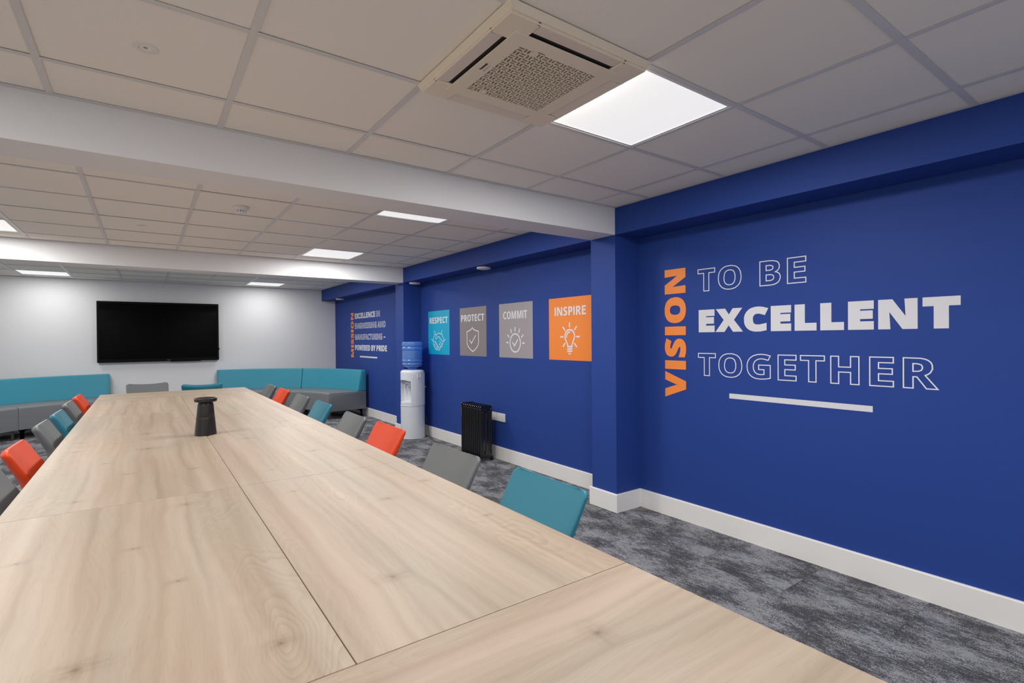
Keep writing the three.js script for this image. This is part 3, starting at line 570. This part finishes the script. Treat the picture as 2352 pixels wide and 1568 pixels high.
// offset a closed polygon; positive grows a counter-clockwise one
function offsetPoly(pts, d) {
  const n = pts.length, out = [];
  for (let i = 0; i < n; i++) {
    const a = pts[(i + n - 1) % n], b = pts[i], c = pts[(i + 1) % n];
    let x1 = b.x - a.x, y1 = b.y - a.y, x2 = c.x - b.x, y2 = c.y - b.y; const l1 = Math.hypot(x1, y1) || 1, l2 = Math.hypot(x2, y2) || 1; x1 /= l1; y1 /= l1; x2 /= l2; y2 /= l2;
    let nx = y1 + y2, ny = -(x1 + x2); const k = nx * nx + ny * ny; if (k < 1e-6) { out.push(new THREE.Vector2(b.x + y1 * d, b.y - x1 * d)); continue; }
    let f = 2 * d / k; const lim = 2.2 * Math.abs(d) / Math.sqrt(k); f = clamp(f, -lim, lim);
    out.push(new THREE.Vector2(b.x + nx * f, b.y + ny * f));
  }
  return out;
}
function simplify(pts, tol) {      // Douglas-Peucker on a closed outline
  const keep = new Set([0]); let far = 0, fd = 0; pts.forEach((p, i) => { const d = p.distanceTo(pts[0]); if (d > fd) { fd = d; far = i; } }); keep.add(far);
  const rec = (a, b) => { const A = pts[a % pts.length], B = pts[b % pts.length], l = A.distanceTo(B) || 1e-9; let m = 0, k = -1; for (let i = a + 1; i < b; i++) { const p = pts[i % pts.length], d = Math.abs((B.x - A.x) * (A.y - p.y) - (A.x - p.x) * (B.y - A.y)) / l; if (d > m) { m = d; k = i; } } if (m > tol) { keep.add(k % pts.length); rec(a, k); rec(k, b); } };
  rec(0, far); rec(far, pts.length); return pts.filter((p, i) => keep.has(i));
}
function clean(pts) { const o = []; for (const p of pts) if (!o.length || o[o.length - 1].distanceTo(p) > 1e-4) o.push(p); if (o.length > 1 && o[0].distanceTo(o[o.length - 1]) < 1e-4) o.pop(); return o; }
// letters of one line, scaled to fill x0..x1 with cap height h, standing on y; fn(geometry, glyph index) makes each letter
function letters(text, x0, x1, y, h, opt, fn) {
  const size = h / CAP, res = font.data.resolution, items = []; let pen = 0;
  for (const ch of text) { const g = font.data.glyphs[ch] ?? font.data.glyphs['?'], adv = ch === 'I' ? (opt.stem ?? .26) * h + .15 * h : g.ha / res * size; if (ch !== ' ') { items.push([ch, pen]); }
    if (opt.gap && ch !== ' ') {      // even optical gaps instead of the font's own spacing
      const bb = new THREE.Box2(); glyphShapes(ch, size, opt.stem ?? .26).forEach(q => q.getPoints().forEach(p => bb.expandByPoint(p))); const last = items[items.length - 1], tight = /[XV]/.test(ch) || (items.length > 1 && /[XV]/.test(items[items.length - 2][0]));
      if (items.length > 1 && tight) pen -= opt.gap * h * .08;
      last[1] = pen - bb.min.x; pen += bb.max.x - bb.min.x + opt.gap * h; continue;
    }
    pen += adv * (ch === ' ' ? (opt.space ?? .8) : 1) + (opt.track ?? 0) * size; }
  const polys = items.map(([ch, p]) => glyphShapes(ch, size, opt.stem ?? .26).map(s => { const e = s.extractPoints(6); const mv = q => simplify(clean(q), .0075 * h).map(v => new THREE.Vector2(v.x + p, v.y)); return { shape: mv(e.shape), holes: e.holes.map(mv) }; }));
  let a = 1e9, b = -1e9; polys.flat().forEach(s => s.shape.forEach(p => { a = Math.min(a, p.x); b = Math.max(b, p.x); }));
  const w0 = opt.grow ?? 0, k = (x1 - x0 - 2 * w0) / (b - a), ky = (h - 2 * w0) / h;
  polys.forEach((parts, i) => {
    const gs = [];
    for (const { shape, holes } of parts) {
      const tr = q => q.map(p => new THREE.Vector2(x0 + w0 + (p.x - a) * k, y + w0 + p.y * ky));
      const ccw = q => THREE.ShapeUtils.isClockWise(q) ? q.slice().reverse() : q;
      const out = ccw(tr(shape)), hs = holes.map(q => ccw(tr(q)));
      const D = { depth: .0008, bevelEnabled: false };
      if (opt.line) {
        const ringOf = (q, o1, o2) => { const s = new THREE.Shape(offsetPoly(q, o1)); s.holes.push(new THREE.Path(offsetPoly(q, o2).reverse())); return new THREE.ExtrudeGeometry(s, D); };
        gs.push(ringOf(out, w0, w0 - opt.line)); for (const q of hs) gs.push(ringOf(q, -w0 + opt.line, -w0));
      } else { const s = new THREE.Shape(offsetPoly(out, w0)); for (const q of hs) s.holes.push(new THREE.Path(offsetPoly(q, -w0 * .9).reverse())); gs.push(new THREE.ExtrudeGeometry(s, D)); }
    }
    fn(merged(gs), i);
  });
}
// wall frame: local x runs along the blue wall towards the camera (x = -f), y up, z out of the wall
function decal(name, label, category, f, y) { return thing(name, label, category, XW, y, f, -Math.PI / 2); }
function line(t, ox, oy, text, f0, f1, y, h, opt, material, vertical) {
  if (vertical) letters(text, f0, f1, y, h, opt, g => mesh('letter', g.rotateZ(Math.PI / 2).translate(vertical - ox, -oy, .0004), material, t));
  else letters(text, -f0 - ox, -f1 - ox, y - oy, h, opt, g => mesh('letter', g.translate(0, 0, .0004), material, t));
}
{
  const f = 2.545, y = .905, t = decal('wall_lettering', 'vision slogan in white and orange letters on the near blue wall', 'wall lettering', f, y), ox = -f, oy = y;
  line(t, ox, oy, 'VISION', .909, 1.872, 0, .186, { grow: .010, gap: .235, stem: .23 }, M.orangeVinyl, -2.353);
  line(t, ox, oy, 'TO BE', 2.250, 1.500, 1.684, .162, { grow: .004, line: .0060, space: 1.1, track: .05 }, M.outlineVinyl);
  line(t, ox, oy, 'EXCELLENT', 2.243, .778, 1.393, .160, { grow: .0110, gap: .235 }, M.whiteVinyl);
  line(t, ox, oy, 'TOGETHER', 2.250, .866, 1.082, .163, { grow: .004, line: .0060, track: .04 }, M.outlineVinyl);
  mesh('underline', box(.853, .034, .0008).translate(-(2.007 + 1.154) / 2 - ox, .955 - oy, .0008), M.whiteVinyl, t);
}
{
  const f = 9.94, y = 1.02, t = decal('wall_lettering', 'mission slogan in white and orange letters near the white wall', 'wall lettering', f, y), ox = -f, oy = y;
  line(t, ox, oy, 'MISSION', 1.022, 1.872, 0, .155, { grow: .006, track: .05 }, M.orangeVinyl, -9.775);
  line(t, ox, oy, 'EXCELLENCE', 9.700, 8.650, 1.752, .101, { grow: .004 }, M.whiteVinyl);
  line(t, ox, oy, 'IN', 8.600, 8.422, 1.752, .101, { grow: .003, line: .0075 }, M.outlineVinyl);
  line(t, ox, oy, 'ENGINEERING AND', 9.704, 8.172, 1.565, .102, { grow: .003, line: .0075 }, M.outlineVinyl);
  line(t, ox, oy, 'MANUFACTURING', 9.700, 8.325, 1.358, .102, { grow: .003, line: .0075 }, M.outlineVinyl);
  line(t, ox, oy, '-', 8.262, 8.190, 1.360, .102, { grow: .003, line: .0075 }, M.outlineVinyl);
  line(t, ox, oy, 'POWERED BY PRIDE', 9.704, 8.125, 1.160, .101, { grow: .004 }, M.whiteVinyl);
  mesh('underline', box(.88, .027, .0008).translate(-(9.44 + 8.56) / 2 - ox, 1.046 - oy, .0008), M.whiteVinyl, t);
}
// strokes: flat rounded ribbons, for the printed icons
function strokes(list, w) {
  const gs = [], h = w / 2;
  list.forEach((raw, k) => {
    const pts = clean(raw.map(p => new THREE.Vector2(...p))), closed = raw.length > 3 && Math.hypot(raw[0][0] - raw[raw.length - 1][0], raw[0][1] - raw[raw.length - 1][1]) < 1e-4;
    let shape;
    if (closed) { const q = THREE.ShapeUtils.isClockWise(pts) ? pts.slice().reverse() : pts; shape = new THREE.Shape(offsetPoly(q, h)); shape.holes.push(new THREE.Path(offsetPoly(q, -h).reverse())); }
    else {
      const n = pts.length, L = [], Rr = [];
      for (let i = 0; i < n; i++) {
        const a = pts[Math.max(0, i - 1)], b = pts[Math.min(n - 1, i + 1)], p = pts[i]; let t1 = p.clone().sub(a).normalize(), t2 = b.clone().sub(p).normalize(); if (!i) t1 = t2; if (i === n - 1) t2 = t1;
        const m = t1.clone().add(t2).normalize(), f = h / Math.max(.45, m.dot(t1)); L.push(new THREE.Vector2(p.x - m.y * f, p.y + m.x * f)); Rr.push(new THREE.Vector2(p.x + m.y * f, p.y - m.x * f));
      }
      const cap = (p, d) => { const a0 = Math.atan2(d.y, d.x); return [1, 2, 3, 4, 5].map(j => { const a = a0 + Math.PI / 2 - j * Math.PI / 6; return new THREE.Vector2(p.x + h * Math.cos(a), p.y + h * Math.sin(a)); }); };
      shape = new THREE.Shape([...L, ...cap(pts[n - 1], pts[n - 1].clone().sub(pts[n - 2])), ...Rr.reverse(), ...cap(pts[0], pts[0].clone().sub(pts[1]))]);
    }
    gs.push(new THREE.ExtrudeGeometry(shape, { depth: .0006 + k * .00002, bevelEnabled: false }).translate(0, 0, -.0003));
  });
  return merged(gs);
}
const curve = (pts, n = 24) => new THREE.SplineCurve(pts.map(p => new THREE.Vector2(...p))).getPoints(n).map(p => [p.x, p.y]);
const arc = (cx, cy, r, a0, a1, n = 40, ky = 1) => [...Array(n + 1).keys()].map(k => { const a = (a0 + (a1 - a0) * k / n) * Math.PI / 180; return [cx + r * Math.cos(a), cy + r * ky * Math.sin(a)]; });
function poster(name, word, material, f0, f1, icon, w, x0, x1) {
  const cf = (f0 + f1) / 2, y0 = 1.149, W = f0 - f1, H = .595, t = decal('wall_poster', name, 'poster', cf, y0);
  mesh('sheet', box(W, H, .0015).translate(0, H / 2, .00075), material, t);
  letters(word, x0, x1, .424, .083, { grow: .0003, stem: .20 }, g => mesh('letter', g.translate(0, 0, .0016), M.print, t));
  mesh('icon', strokes(icon, w).translate(0, 0, .0021), M.print, t);
}
{
  // icons in metres from the bottom middle of their sheet
  const px = (u, v, W, u0, v0, sx, sy) => [(u - u0) * sx, (v0 - v) * sy];
  const hs = (list) => list.map(p => p.map(([u, v]) => [(u - 478) * .00098, (1445 - v) * .000467]));
  const fix = hs([
    curve([[342, 752], [366, 785], [374, 815], [366, 845]]), [[366, 845], [338, 930], [308, 1040]], [[265, 1000], [308, 1045], [330, 1075]],
    curve([[590, 748], [566, 790], [562, 825], [574, 845]]), [[574, 845], [605, 930], [640, 1040]], [[680, 1000], [645, 1045], [600, 1080]],
    curve([[366, 845], [410, 870], [440, 845], [490, 822], [530, 846], [574, 845]], 30),
    curve([[420, 872], [402, 910], [392, 955], [395, 980], [415, 990], [432, 970], [445, 935], [470, 922], [490, 925]], 36), [[490, 925], [540, 995], [600, 1075]],
    curve([[600, 1080], [606, 1105], [590, 1140], [560, 1150]], 10), [[510, 1050], [565, 1140], [590, 1150]], [[490, 1130], [535, 1200], [560, 1222]], curve([[590, 1150], [585, 1190], [560, 1222], [540, 1225], [528, 1260], [510, 1290], [490, 1322], [470, 1310], [455, 1270], [440, 1240]], 30),
    curve([[330, 1075], [318, 1120], [330, 1165], [350, 1160], [385, 1090], [372, 1062], [350, 1060], [330, 1090]], 26), curve([[345, 1165], [345, 1205], [360, 1225], [385, 1195], [412, 1130], [405, 1095], [388, 1092]], 22),
    curve([[365, 1225], [372, 1265], [392, 1285], [412, 1255], [438, 1190], [436, 1160], [416, 1140]], 22), curve([[395, 1285], [408, 1310], [428, 1316], [446, 1280], [462, 1225], [455, 1200], [440, 1195]], 20), [[470, 1205], [500, 1250], [515, 1280]],
  ]);
  poster('cyan poster reading RESPECT with a handshake icon', 'RESPECT', M.posterCyan, 6.590, 5.974, fix, .0078, -.262, .262);
  const k = .00104, sh = list => list.map(p => p.map(([u, v]) => [(u - 1447) * .00085, (1480 - v) * .00042]));
  poster('dark taupe poster reading PROTECT with a shield icon', 'PROTECT', M.posterTaupe, 5.700, 5.078, sh([[[1440, 655], ...curve([[1440, 655], [1475, 705], [1530, 740], [1605, 765]], 12), [1605, 765], [1605, 1080], ...curve([[1605, 1080], [1590, 1170], [1530, 1270], [1447, 1350]], 16), ...curve([[1447, 1350], [1370, 1270], [1305, 1170], [1290, 1080]], 16), [1290, 770], ...curve([[1290, 770], [1360, 740], [1410, 700], [1440, 655]], 12)], [[1365, 1020], [1412, 1115], [1530, 885]]]), .0125, -.275, .265);
  const cm = list => list.map(p => p.map(([u, v]) => [(u - 493) * .00086, (1378 - v) * .000518]));
  const ring = arc(490, 1065, 110, 0, 360, 60).map(([u, v]) => [u, 1065 + (v - 1065) * 1.72]);
  poster('light grey poster reading COMMIT with a sun and tick icon', 'COMMIT', M.posterGrey, 4.810, 4.194, cm([ring, [[438, 1060], [475, 1130], [545, 1000]], [[490, 745], [490, 810]], [[397, 785], [413, 845]], [[585, 785], [570, 845]], [[328, 900], [360, 940]], [[658, 905], [627, 942]], [[305, 1058], [338, 1058]], [[648, 1069], [682, 1069]]]), .0155, -.224, .214);
  const ib = list => list.map(p => p.map(([u, v]) => [(u - 1642) * .00066, (1457 - v) * .000443]));
  poster('orange poster reading INSPIRE with a light bulb icon', 'INSPIRE', M.posterOrange, 3.931, 3.329, ib([
    curve([[1605, 1165], [1595, 1110], [1570, 1050], [1548, 985], [1545, 930], [1560, 865], [1600, 820], [1645, 808], [1690, 820], [1730, 865], [1748, 930], [1742, 985], [1718, 1050], [1700, 1110], [1692, 1165]], 60), [[1600, 1165], [1692, 1165]],
    curve([[1580, 960], [1582, 920], [1600, 880], [1625, 862], [1645, 858]], 14), [[1600, 1222], [1692, 1205]], [[1600, 1272], [1692, 1254]], [[1630, 1312], [1660, 1308], [1645, 1322], [1630, 1312]],
    [[1643, 665], [1643, 750]], [[1502, 750], [1542, 812]], [[1788, 745], [1748, 808]], [[1450, 957], [1502, 957]], [[1790, 955], [1848, 955]], [[1545, 1095], [1505, 1160]], [[1745, 1098], [1790, 1165]]]), .0145, -.212, .222);
}
// maker's print on the air conditioner: runs towards the camera, read from below
{
  const ac = scene.getObjectByName('air_conditioner');
  const put = g => g.rotateX(Math.PI / 2).rotateY(Math.PI / 2);
  const gs = []; letters('Panasonic', -.024, .024, 0, .0088, { grow: .0002 }, g => gs.push(g));
  const print = mesh('maker_print', merged([merged(gs).rotateX(Math.PI / 2).rotateY(-Math.PI / 2).scale(1, 1, 1).translate(-.205, -.0344, .003), box(.0012, .0005, .036).translate(-.1925, -.0343, .0), box(.004, .0005, .004).translate(-.1925, -.0343, -.022)]), M.ink, ac);
  mesh('model_print', box(.028, .0005, .003).translate(-.090, -.0343, .183), M.ink, ac);
}
scene.traverse(o => { delete o.userData._n; });
renderer.render(scene, camera);
